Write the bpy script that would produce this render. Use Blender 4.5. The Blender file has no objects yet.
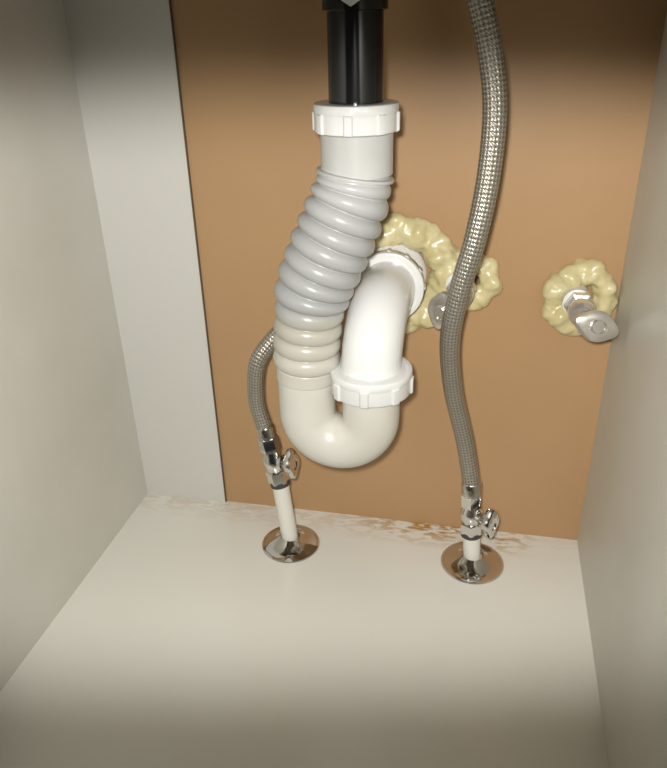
import bpy, bmesh, math, random
from mathutils import Vector, Matrix
random.seed(4)
sc=bpy.context.scene
col=sc.collection
sc.view_settings.view_transform='Standard'
pi=math.pi

# ---------------- materials ----------------
def mat(name,color,rough=.5,metal=0,coat=0,sss=0,bump=None,var=None,spec=None):
    m=bpy.data.materials.new(name);m.use_nodes=True
    nt=m.node_tree;b=nt.nodes['Principled BSDF']
    b.inputs['Base Color'].default_value=(*color,1)
    b.inputs['Roughness'].default_value=rough
    b.inputs['Metallic'].default_value=metal
    b.inputs['Coat Weight'].default_value=coat
    if spec is not None:b.inputs['Specular IOR Level'].default_value=spec
    if sss:
        b.inputs['Subsurface Weight'].default_value=sss
        b.inputs['Subsurface Radius'].default_value=(.01,.008,.005)
    tc=nt.nodes.new('ShaderNodeTexCoord')
    if var:
        n=nt.nodes.new('ShaderNodeTexNoise');n.inputs['Scale'].default_value=var[0];n.inputs['Detail'].default_value=5
        nt.links.new(tc.outputs['Object'],n.inputs['Vector'])
        r=nt.nodes.new('ShaderNodeValToRGB');r.color_ramp.elements[0].position=.3;r.color_ramp.elements[1].position=.7
        r.color_ramp.elements[0].color=(*var[1],1);r.color_ramp.elements[1].color=(*color,1)
        nt.links.new(n.outputs['Fac'],r.inputs['Fac']);nt.links.new(r.outputs['Color'],b.inputs['Base Color'])
    if bump:
        n=nt.nodes.new('ShaderNodeTexNoise');n.inputs['Scale'].default_value=bump[0];n.inputs['Detail'].default_value=3
        nt.links.new(tc.outputs['Object'],n.inputs['Vector'])
        bp=nt.nodes.new('ShaderNodeBump');bp.inputs['Strength'].default_value=bump[1];bp.inputs['Distance'].default_value=.002
        nt.links.new(n.outputs['Fac'],bp.inputs['Height']);nt.links.new(bp.outputs['Normal'],b.inputs['Normal'])
    return m
M_wside=mat('white_side_laminate',(.64,.63,.575),.42,var=(8,(.58,.57,.51)),bump=(60,.05))
M_strip=mat('white_strip_laminate',(.63,.62,.58),.4)
M_seam=mat('dark_seam',(.12,.08,.05),.8)
M_elbow=mat('white_pvc',(.78,.78,.77),.22,coat=.3,sss=.05)
M_ubend=mat('cream_pvc',(.67,.655,.60),.3,coat=.2,sss=.1,var=(14,(.61,.59,.52)))
M_sleeve=mat('offwhite_pvc',(.54,.54,.53),.3,sss=.1,var=(20,(.46,.46,.44)))
M_black=mat('black_abs',(.010,.010,.011),.16)
M_chrome=mat('chrome',(.74,.73,.71),.12,1,bump=(40,.05))
M_plate=mat('chrome_plate',(.66,.65,.63),.07,1)
M_nickel=mat('worn_nickel',(.60,.57,.52),.22,1,bump=(150,.15))
M_oldmetal=mat('aged_metal',(.80,.78,.74),.27,.8,bump=(120,.12),var=(60,(.58,.55,.50)))
M_rubber=mat('dark_rubber',(.05,.05,.05),.6)
M_stub=mat('white_stub_pipe',(.76,.74,.68),.35)
M_foam=mat('spray_foam',(.70,.63,.38),.3,coat=.4,sss=.15,var=(50,(.60,.52,.26)),bump=(150,.12))
M_sticker=mat('white_sticker',(.7,.7,.7),.5)
M_ceil=mat('ceiling_board',(.25,.2,.15),.7)

def brown_mat():
    m=mat('brown_hardboard',(.46,.27,.125),.45,spec=.3)
    nt=m.node_tree;b=nt.nodes['Principled BSDF'];L=nt.links
    tc=nt.nodes.new('ShaderNodeTexCoord')
    n=nt.nodes.new('ShaderNodeTexNoise');n.inputs['Scale'].default_value=4;n.inputs['Detail'].default_value=6
    L.new(tc.outputs['Object'],n.inputs['Vector'])
    r=nt.nodes.new('ShaderNodeValToRGB');r.color_ramp.elements[0].position=.3;r.color_ramp.elements[1].position=.7
    r.color_ramp.elements[0].color=(.42,.258,.130,1);r.color_ramp.elements[1].color=(.47,.292,.150,1)
    L.new(n.outputs['Fac'],r.inputs['Fac'])
    n2=nt.nodes.new('ShaderNodeTexNoise');n2.inputs['Scale'].default_value=38;n2.inputs['Detail'].default_value=2
    L.new(tc.outputs['Object'],n2.inputs['Vector'])
    r2=nt.nodes.new('ShaderNodeValToRGB');r2.color_ramp.elements[0].position=.77;r2.color_ramp.elements[1].position=.80
    r2.color_ramp.elements[0].color=(0,0,0,1);r2.color_ramp.elements[1].color=(1,1,1,1)
    L.new(n2.outputs['Fac'],r2.inputs['Fac'])
    mx=nt.nodes.new('ShaderNodeMix');mx.data_type='RGBA'
    L.new(r2.outputs['Color'],mx.inputs[0]);L.new(r.outputs['Color'],mx.inputs[6]);mx.inputs[7].default_value=(.12,.06,.03,1)
    L.new(mx.outputs[2],b.inputs['Base Color'])
    return m
M_brown=brown_mat()

def floor_mat():
    m=mat('white_floor_laminate',(.66,.63,.56),.17)
    nt=m.node_tree;b=nt.nodes['Principled BSDF'];L=nt.links
    tc=nt.nodes.new('ShaderNodeTexCoord')
    sep=nt.nodes.new('ShaderNodeSeparateXYZ');L.new(tc.outputs['Object'],sep.inputs[0])
    def mr(src,a,bb,c,d):
        k=nt.nodes.new('ShaderNodeMapRange');k.inputs[1].default_value=a;k.inputs[2].default_value=bb;k.inputs[3].default_value=c;k.inputs[4].default_value=d
        L.new(src,k.inputs[0]);return k.outputs[0]
    def mul(a,bb):
        k=nt.nodes.new('ShaderNodeMath');k.operation='MULTIPLY';L.new(a,k.inputs[0]);L.new(bb,k.inputs[1]);return k.outputs[0]
    my=mr(sep.outputs['Y'],-.042,-.010,0,1)
    mxa=mr(sep.outputs['X'],.24,.33,0.25,1);mxb=mr(sep.outputs['X'],.42,.46,1,.1)
    mp=nt.nodes.new('ShaderNodeMapping');mp.inputs['Scale'].default_value=(.6,1.5,1);L.new(tc.outputs['Object'],mp.inputs[0])
    n=nt.nodes.new('ShaderNodeTexNoise');n.inputs['Scale'].default_value=75;n.inputs['Detail'].default_value=7;n.inputs['Distortion'].default_value=1.2
    L.new(mp.outputs[0],n.inputs['Vector'])
    nn=mr(n.outputs['Fac'],.44,.57,0,1)
    f=mul(mul(mul(my,mxa),mxb),nn)
    mx=nt.nodes.new('ShaderNodeMix');mx.data_type='RGBA'
    L.new(f,mx.inputs[0]);mx.inputs[6].default_value=(.77,.76,.70,1);mx.inputs[7].default_value=(.45,.24,.06,1)
    L.new(mx.outputs[2],b.inputs['Base Color'])
    return m
M_floor=floor_mat()

def flex_mat():
    m=mat('corrugated_plastic',(.5,.5,.49),.3,sss=.03)
    nt=m.node_tree;b=nt.nodes['Principled BSDF'];L=nt.links
    tc=nt.nodes.new('ShaderNodeTexCoord')
    sep=nt.nodes.new('ShaderNodeSeparateXYZ');L.new(tc.outputs['Object'],sep.inputs[0])
    r=nt.nodes.new('ShaderNodeValToRGB')
    k=nt.nodes.new('ShaderNodeMapRange');k.inputs[1].default_value=.24;k.inputs[2].default_value=.42
    L.new(sep.outputs['Z'],k.inputs[0]);L.new(k.outputs[0],r.inputs['Fac'])
    e=r.color_ramp.elements
    e[0].position=0;e[0].color=(.58,.56,.50,1);e[1].position=1;e[1].color=(.54,.54,.53,1)
    for p,c in ((.28,(.44,.42,.36)),(.36,(.37,.375,.37)),(.75,(.41,.415,.41))):
        q=e.new(p);q.color=(*c,1)
    L.new(r.outputs['Color'],b.inputs['Base Color'])
    return m
M_flex=flex_mat()

def braid_mat():
    m=mat('steel_braid',(.5,.47,.42),.38,.8)
    nt=m.node_tree;b=nt.nodes['Principled BSDF'];L=nt.links
    uv=nt.nodes.new('ShaderNodeUVMap');uv.uv_map='UVMap'
    sep=nt.nodes.new('ShaderNodeSeparateXYZ');L.new(uv.outputs[0],sep.inputs[0])
    def ma(op,a,bb=None):
        k=nt.nodes.new('ShaderNodeMath');k.operation=op
        for i,x in enumerate((a,bb)):
            if x is None:continue
            if isinstance(x,(int,float)):k.inputs[i].default_value=x
            else:L.new(x,k.inputs[i])
        return k.outputs[0]
    u=ma('MULTIPLY',sep.outputs[0],2*pi*9);v=ma('MULTIPLY',sep.outputs[1],2*pi*150)
    a=ma('SINE',ma('ADD',u,v));c=ma('SINE',ma('SUBTRACT',u,v))
    h=ma('MULTIPLY',a,c)
    fine=ma('SINE',ma('MULTIPLY',ma('ADD',u,v),3))
    r=nt.nodes.new('ShaderNodeMapRange');r.inputs[1].default_value=-.9;r.inputs[2].default_value=.5
    L.new(h,r.inputs[0])
    mx=nt.nodes.new('ShaderNodeMix');mx.data_type='RGBA';L.new(r.outputs[0],mx.inputs[0])
    mx.inputs[6].default_value=(.26,.235,.19,1);mx.inputs[7].default_value=(.52,.49,.43,1)
    L.new(mx.outputs[2],b.inputs['Base Color'])
    bp=nt.nodes.new('ShaderNodeBump');bp.inputs['Strength'].default_value=.4;bp.inputs['Distance'].default_value=.001
    L.new(ma('ADD',h,ma('MULTIPLY',fine,.3)),bp.inputs['Height']);L.new(bp.outputs['Normal'],b.inputs['Normal'])
    return m
M_braid=braid_mat()

# ---------------- mesh helpers ----------------
def obj(name,verts,faces,m,parent=None,smooth=True,uvs=None,angle=None):
    me=bpy.data.meshes.new(name);me.from_pydata([tuple(v) for v in verts],[],faces)
    if uvs:
        l=me.uv_layers.new(name='UVMap')
        for i,uvc in enumerate(uvs):l.data[i].uv=uvc
    me.materials.append(m)
    for p in me.polygons:p.use_smooth=smooth
    bm=bmesh.new();bm.from_mesh(me);bmesh.ops.recalc_face_normals(bm,faces=bm.faces[:])
    if angle:
        for e in bm.edges:
            if len(e.link_faces)==2 and e.calc_face_angle(0)>angle:e.smooth=False
    bm.to_mesh(me);bm.free()
    o=bpy.data.objects.new(name,me);col.objects.link(o)
    if parent:o.parent=parent
    return o
def empty(name,loc=(0,0,0)):
    e=bpy.data.objects.new(name,None);e.empty_display_size=.01;col.objects.link(e);return e
def rings_mesh(rings,cap0=True,cap1=True,uvfun=None):
    n=len(rings[0]);V=[v for r in rings for v in r];F=[];U=[]
    for i in range(len(rings)-1):
        for j in range(n):
            k=(j+1)%n
            F.append((i*n+j,i*n+k,(i+1)*n+k,(i+1)*n+j))
            if uvfun:U+=[uvfun(i,j),uvfun(i,j+1),uvfun(i+1,j+1),uvfun(i+1,j)]
    if cap0:
        F.append(tuple(range(n-1,-1,-1)));
        if uvfun:U+=[(0,0)]*n
    if cap1:
        F.append(tuple((len(rings)-1)*n+j for j in range(n)))
        if uvfun:U+=[(0,0)]*n
    return V,F,U
def frame(p,d,up=None):
    d=Vector(d).normalized()
    if up is None:
        q=d.to_track_quat('Z','Y').to_matrix()
    else:
        y=(Vector(up)-d*Vector(up).dot(d)).normalized();x=y.cross(d)
        q=Matrix((x,y,d)).transposed()
    return Matrix.Translation(Vector(p))@q.to_4x4()
def lathe(name,prof,p,d,m,parent=None,seg=64,fn=None,angle=math.radians(35),up=None,sx=1,sy=1):
    Mx=frame(p,d,up);R=[]
    for r,z in prof:
        ring=[]
        for j in range(seg):
            t=2*pi*j/seg
            rr=r*(fn(t,r,z) if fn else 1)
            ring.append(Mx@Vector((rr*math.cos(t)*sx,rr*math.sin(t)*sy,z)))
        R.append(ring)
    V,F,_=rings_mesh(R)
    return obj(name,V,F,m,parent,True,None,angle)
def smoothpath(pts,step=.002):
    P=[Vector(p) for p in pts];P=[P[0]*2-P[1]]+P+[P[-1]*2-P[-2]]
    out=[]
    for i in range(1,len(P)-2):
        a,b,c,d=P[i-1:i+3];n=max(2,int((c-b).length/step))
        for k in range(n):
            t=k/n
            out.append(.5*((2*b)+(c-a)*t+(2*a-5*b+4*c-d)*t*t+(3*b-a-3*c+d)*t**3))
    out.append(P[-2].copy())
    for _ in range(8):
        out=[out[0]]+[(out[i-1]+2*out[i]+out[i+1])/4 for i in range(1,len(out)-1)]+[out[-1]]
    S=[0]
    for i in range(1,len(out)):S.append(S[-1]+(out[i]-out[i-1]).length)
    N=max(4,int(S[-1]/step));res=[];j=0
    for k in range(N+1):
        s=S[-1]*k/N
        while j<len(S)-2 and S[j+1]<s:j+=1
        f=(s-S[j])/max(1e-9,S[j+1]-S[j]);res.append(out[j].lerp(out[j+1],min(1,f)))
    return res,S[-1]
def tube(name,pts,rad,m,parent=None,seg=40,step=.002,raw=False,angle=None):
    if raw:
        path=[Vector(p) for p in pts];S=[0]
        for i in range(1,len(path)):S.append(S[-1]+(path[i]-path[i-1]).length)
        tot=S[-1]
    else:
        path,tot=smoothpath(pts,step);S=[tot*i/(len(path)-1) for i in range(len(path))]
    n=len(path);T=[]
    for i in range(n):T.append((path[min(n-1,i+1)]-path[max(0,i-1)]).normalized())
    x=Vector((1,0,0));
    if abs(x.dot(T[0]))>.9:x=Vector((0,1,0))
    x=(x-T[0]*x.dot(T[0])).normalized();R=[]
    for i in range(n):
        x=(x-T[i]*x.dot(T[i])).normalized();y=T[i].cross(x)
        r=rad(S[i]) if callable(rad) else rad
        R.append([path[i]+(x*math.cos(2*pi*j/seg)+y*math.sin(2*pi*j/seg))*r for j in range(seg)])
    V,F,U=rings_mesh(R,uvfun=lambda i,j:(j/seg,S[i]))
    return obj(name,V,F,m,parent,True,U,angle)
def box(name,a,b,m,parent=None,bev=0):
    V=[(x,y,z) for x in (a[0],b[0]) for y in (a[1],b[1]) for z in (a[2],b[2])]
    F=[(0,1,3,2),(4,6,7,5),(0,4,5,1),(2,3,7,6),(0,2,6,4),(1,5,7,3)]
    o=obj(name,V,F,m,parent,False)
    if bev:
        md=o.modifiers.new('b','BEVEL');md.width=bev;md.segments=2
    return o

# ---------------- cabinet shell ----------------
H=.66;YF=-.60
box('wall_back',(-.02,0,-.02),(.52,.016,H),M_brown)
box('wall_left',(-.018,YF,-.02),(0,0,H),M_wside)
box('wall_right',(.5,YF,-.02),(.518,0,H),M_wside)
box('floor',(-.018,YF,-.02),(.518,0,0),M_floor)
box('ceiling',(-.018,YF,H),(.518,.016,H+.018),M_ceil)
box('trim_1',(0,-.003,0),(.0995,0,H),M_strip)
box('trim_2',(.0995,-.0025,0),(.1006,0,H),M_seam)

# ---------------- drain pipe (black) ----------------
dx,dy=.2806,-.11
dp=empty('sink_tailpiece')
lathe('pipe',[(.0195,.43),(.0195,.66)],(dx,dy,0),(0,0,1),M_black,dp)
lathe('coupling',[(.0195,.512),(.0225,.513),(.0225,.55),(.0195,.551)],(dx,dy,0),(0,0,1),M_black,dp)
seg=10;V=[];F=[]
for k in range(seg+1):
    a=math.radians(-104+34*k/seg);w=1-abs(k/seg-.5)*2
    V+= [(dx+.0228*math.cos(a),dy+.0228*math.sin(a),.5145+.004*(1-w)),(dx+.0228*math.cos(a),dy+.0228*math.sin(a),.5185)]
for k in range(seg):F.append((2*k,2*k+2,2*k+3,2*k+1))
obj('label',V,F,M_sticker,dp)

# ---------------- P-trap ----------------
tr=empty('p_trap')
def lug(n,amp,width=.5):
    def f(t,r,z):
        s=math.cos(n*t);k=max(0,min(1,(s-.55)/.3));k=k*k*(3-2*k)
        return 1+amp*k
    return f
def slipnut(name,p,d,R,h,n=8,amp=.055,m=M_elbow):
    b=.0015
    pr=[(R*.80,0),(R*.93,0),(R*.97,b*.5),(R*.98,b),(R*.98,h*.62),(R*.985,h*.66),(R*1.0,h*.70),(R*1.0,h-b),(R*.985,h-b*.3),(R*.95,h),(R*.80,h)]
    def f(t,r,z):
        if r<R*.9 or z>h*.68:return 1
        return lug(n,amp)(t,r,z)
    return lathe(name,pr,p,d,m,tr,seg=160,fn=f)
slipnut('upper_slip_nut',(dx,dy,.4345),(0,0,1),.031,.020)
cl=[(.2375,-.12,.236),(.2383,-.12,.25),(.2405,-.12,.279),(.2458,-.12,.312),(.2566,-.119,.3397),(.268,-.116,.366),(.2775,-.112,.392),(.2810,-.11,.418),(.2806,-.11,.4345)]
path,tot=smoothpath(cl,.0005)
def zs(z):
    s=0
    for i in range(1,len(path)):
        s+=(path[i]-path[i-1]).length
        if path[i].z>=z:return s
    return s
s0,s1,s2,s3=zs(.247),zs(.303),zs(.392),zs(.400)
def frad(s):
    if s<s0:return .0255
    if s<s1:
        k=(s-s0)/(s1-s0);ph=(k*4)%1
        return .0240+.0044*abs(math.sin(pi*ph))**.45
    if s<s2:
        k=(s-s1)/(s2-s1);ph=(k*7)%1
        base=.0234+.0016*math.sin(pi*k)
        return base+.0072*abs(math.sin(pi*ph))**.38
    if s<s3:
        k=(s-s2)/(s3-s2);return .0262+.0028*math.sin(pi*k)**.5
    k=min(1,(s-s3)/.012)
    return .0268-.0012*k
tube('flexible_hose',path,frad,M_flex,tr,seg=72,raw=True)
lathe('hose_collar',[(.0255,0),(.0268,.001),(.0268,.030),(.0255,.031)],(.2810,-.1102,.4035),(.0,.0,1),M_sleeve,tr)
lathe('hose_lip',[(.026,0),(.0293,.0008),(.0297,.002),(.0293,.0032),(.026,.004)],(.2795,-.111,.4015),(.15,.05,1),M_sleeve,tr)
ub=[Vector((.2375,-.12,z)) for z in (.262,.25,.24,.23,.22,.21)]
for k in range(0,37):
    a=pi+pi*k/36
    ub.append(Vector((.2655+.028*math.cos(a),-.12,.203+.028*math.sin(a))))
ub+=[Vector((.2935,-.12,z)) for z in (.21,.22,.23,.24)]
tube('u_bend',ub,.0245,M_ubend,tr,seg=56,raw=True)
slipnut('lower_slip_nut',(.2935,-.12,.2285),(0,0,1),.0345,.021)
eb=[Vector((.2935,-.12,z)) for z in (.232,.24,.25)]
Re=.043
for k in range(1,31):
    a=(pi/2)*k/30
    eb.append(Vector((.2935+.0025*k/30,-.12+Re*(1-math.cos(a)),.25+Re*math.sin(a))))
eb+=[Vector((.2965,y,.293)) for y in (-.06,-.045,-.02,-.001)]
tube('wall_elbow',eb,lambda s:.0250,M_elbow,tr,seg=56,raw=True)
slipnut('wall_slip_nut',(.2965,-.034,.293),(0,-1,0),.0325,.014,n=12,amp=.04)
thr=[(.026,0)]
for i in range(6):
    z=.004+i*.005;thr+=[(.0290,z),(.0308,z+.0015),(.0308,z+.0028),(.0290,z+.0045)]
thr+=[(.026,.034)]
lathe('threaded_sleeve',thr,(.2965,0,.293),(0,-1,0),M_elbow,tr)

# ---------------- supply hoses ----------------
h1=empty('braided_supply_hose')
tube('hose',[(.3835,-.056,.088),(.3828,-.056,.10),(.3739,-.0570,.1473),(.3605,-.070,.2077),(.3556,-.085,.2630),(.3617,-.095,.3116),(.3709,-.1,.3542),(.3772,-.1,.3995),(.3784,-.1,.4479),(.3721,-.1,.4864),(.362,-.1,.5200),(.348,-.1,.56),(.335,-.1,.60),(.325,-.1,.655)],.0087,M_braid,h1,seg=32)
lathe('ferrule',[(.007,0),(.0098,.0005),(.0098,.014),(.0088,.0155)],(.3838,-.056,.086),(-.05,0,1),M_nickel,h1)
h2=empty('braided_supply_hose')
tube('hose',[(.1765,-.058,.134),(.1745,-.058,.146),(.1695,-.060,.175),(.1745,-.064,.2162),(.188,-.06,.238),(.2155,-.05,.2686),(.24,-.045,.31),(.262,-.05,.36),(.272,-.056,.40),(.274,-.06,.44),(.275,-.062,.49),(.273,-.065,.56),(.27,-.07,.655)],.0083,M_braid,h2,seg=32)
lathe('ferrule',[(.007,0),(.0093,.0005),(.0093,.014),(.0085,.0155)],(.1772,-.058,.130),(-.12,0,1),M_nickel,h2)

# ---------------- valves ----------------
def hexf(t,r,z):
    a=(t%(pi/3))-pi/6
    return math.cos(pi/6)/math.cos(a)*1.04
def knob(name,p,d,parent,m,a=.0165,b=.0115,h=.012,up=(0,0,1),lob=.10,nl=4):
    def f(t,r,z):
        return 1+lob*math.cos(nl*t)*(1 if r>.5 else 0)
    pr=[(.45,0),(.85,.0008),(.97,.0025),(1,.005),(1,h-.003),(.95,h-.001),(.82,h),(.45,h),(.4,h-.0012),(.1,h-.0012)]
    return lathe(name,pr,p,d,m,parent,seg=96,fn=f,up=up,sx=b,sy=a)
def stop_valve(base,top,hdir,m,stub=None,knob_m=None,hup=(0,0,1),L=.024,ka=.0165,kb=.0115,zh=.45,kh=.012):
    e=empty('shutoff_valve')
    B=Vector(base);T=Vector(top);ax=(T-B);Ln=ax.length;ax.normalize()
    if stub:
        S=Vector(stub);lathe('stub_pipe',[(.0088,0),(.0088,(B-S).length+.004)],S,B-S,M_stub,e,seg=32)
    lathe('washer_ring',[(.009,0),(.0105,.0005),(.0105,.006),(.009,.0065)],B-ax*.004,ax,M_rubber,e,seg=32)
    lathe('inlet_nut',[(.009,0),(.0112,.001),(.0112,Ln*.26),(.0095,Ln*.28)],B,ax,m,e,seg=72,fn=hexf)
    lathe('body',[(.0085,Ln*.2),(.0095,Ln*.3),(.0108,Ln*.38),(.0112,Ln*.46),(.0108,Ln*.54),(.0092,Ln*.62),(.0085,Ln*.8)],B,ax,m,e,seg=48)
    lathe('outlet_nut',[(.0085,Ln*.68),(.0105,Ln*.7),(.0105,Ln*.96),(.009,Ln)],B,ax,m,e,seg=72,fn=hexf)
    C=B+ax*Ln*zh;hd=Vector(hdir).normalized()
    lathe('bonnet',[(.0075,0),(.0078,L*.5),(.0090,L*.52),(.0090,L*.72),(.005,L*.74),(.0042,L)],C,hd,m,e,seg=48)
    knob('handle',C+hd*L*.92,hd,e,knob_m or m,ka,kb,kh,up=hup)
    return e
stop_valve((.1878,-.060,.080),(.1772,-.058,.133),(.93,-.30,.18),M_chrome,stub=(.1962,-.062,.001),hup=(0,.2,1),L=.018,ka=.0150,kb=.010,kh=.009)
stop_valve((.3868,-.056,.040),(.3838,-.056,.088),(.85,-.52,.02),M_chrome,stub=(.3902,-.0571,.001),hup=(0,.1,1),L=.018,ka=.0155,kb=.010,kh=.010)
def plate(p,r):
    pr=[(r*.97,0),(r,.0008),(r*.985,.0022),(r*.93,.0026),(r*.90,.0022),(r*.80,.003),(r*.62,.0052),(r*.48,.0085),(r*.40,.011),(r*.345,.0125),(r*.33,.0123),(r*.3,.010)]
    return lathe('escutcheon_plate',pr,p,(0,0,1),M_plate,seg=96)
plate((.1962,-.062,0),.0315);plate((.3902,-.0571,0),.0325)

def wall_valve(x,z,tip,d,m,up,ka=.0190,kb=.0125):
    e=empty('shutoff_valve')
    lathe('stub_pipe',[(.0125,0),(.0125,.026),(.0105,.027)],(x-.002,0,z+.001),(0,-1,0),M_stub,e,seg=40)
    lathe('inlet_nut',[(.010,0),(.0130,.001),(.0130,.009),(.010,.0105)],(x,-.025,z),(0,-1,0),m,e,seg=72,fn=hexf)
    lathe('body',[(.0085,0),(.0095,.004),(.0112,.008),(.0115,.013),(.0108,.018),(.008,.021)],(x,-.033,z),(0,-1,0),m,e,seg=48)
    s=1 if tip[0]>x else -1
    lathe('outlet',[(.0072,0),(.0074,.011),(.0090,.0115),(.0090,.018),(.0055,.019)],(x,-.044,z),(.45*s,0,-1),m,e,seg=72,fn=hexf)
    T=Vector(tip);C=Vector((x,-.044,z));v=T-C
    lathe('stem',[(.0085,0),(.0085,v.length*.45),(.0058,v.length*.5),(.005,v.length)],C,v,m,e,seg=40)
    knob('handle',T,d,e,m,ka,kb,.009,up=up,lob=.055,nl=4)
    lathe('handle_hub',[(.0062,0),(.0060,.0022),(.0050,.003)],T+Vector(d).normalized()*.0070,d,m,e,seg=32)
    return e
wall_valve(.4640,.2790,(.4730,-.062,.2745),(.25,-1,.25),M_oldmetal,(1,0,-.3))
wall_valve(.3610,.2905,(.3485,-.056,.281),(-.45,-1,-.2),M_oldmetal,(.3,0,1))

# ---------------- spray foam ----------------
def foam(cx,cz,R,a0,a1,r0,n,seed,depth=.010):
    rnd=random.Random(seed);bm=bmesh.new()
    for i in range(n):
        a=math.radians(a0+(a1-a0)*i/(n-1))
        for k in range(2):
            rr=r0*rnd.uniform(.75,1.15);ra=R+rnd.uniform(-.3,.3)*r0
            c=Vector((cx+ra*math.cos(a),-depth*rnd.uniform(.4,.9),cz+ra*math.sin(a)))
            bmesh.ops.create_icosphere(bm,subdivisions=3,radius=rr,matrix=Matrix.Translation(c))
    me=bpy.data.meshes.new('spray_foam');bm.to_mesh(me);bm.free();me.materials.append(M_foam)
    o=bpy.data.objects.new('spray_foam',me);col.objects.link(o)
    md=o.modifiers.new('r','REMESH');md.mode='VOXEL';md.voxel_size=.0012;md.use_smooth_shade=True
    md=o.modifiers.new('s','SMOOTH');md.iterations=6;md.factor=.7
    tx=bpy.data.textures.new('foamtex','CLOUDS');tx.noise_scale=.015;tx.noise_depth=1
    md=o.modifiers.new('d','DISPLACE');md.texture=tx;md.strength=.007;md.mid_level=.5
    return o
foam(.303,.294,.042,-80,150,.0135,18,2,.012)
foam(.364,.2905,.0205,0,350,.0096,13,5,.011)
foam(.465,.2785,.0245,0,350,.0102,16,9,.009)

# ---------------- camera ----------------
R=[[0.97813,0.20676,-0.0226],[0.07465,-0.45041,-0.8897],[-0.19413,0.86855,-0.456]]
X=Vector(R[0]);Y=-Vector(R[1]);Z=-Vector(R[2])
rot=Matrix((X,Y,Z)).transposed()
cam=bpy.data.cameras.new('camera');co=bpy.data.objects.new('camera',cam);col.objects.link(co)
co.matrix_world=Matrix.Translation((.3787,-.6459,.5069))@rot.to_4x4()
cam.sensor_fit='HORIZONTAL';cam.sensor_width=36;cam.lens=36*709.92/667;cam.clip_start=.01
sc.camera=co

# ---------------- light ----------------
l=bpy.data.lights.new('flashlight','SPOT');l.energy=16.5;l.color=(1,.98,.93);l.spot_size=math.radians(51.5);l.spot_blend=.6;l.shadow_soft_size=.012
lo=bpy.data.objects.new('flashlight',l);col.objects.link(lo)
lo.matrix_world=Matrix.Translation((.362,-.655,.53))@rot.to_4x4()@Matrix.Rotation(math.radians(-1.7),4,'X')@Matrix.Diagonal((5,1,1,1))
w=bpy.data.worlds.new('World');sc.world=w;w.use_nodes=True
w.node_tree.nodes['Background'].inputs[0].default_value=(.9,.95,1,1);w.node_tree.nodes['Background'].inputs[1].default_value=.02
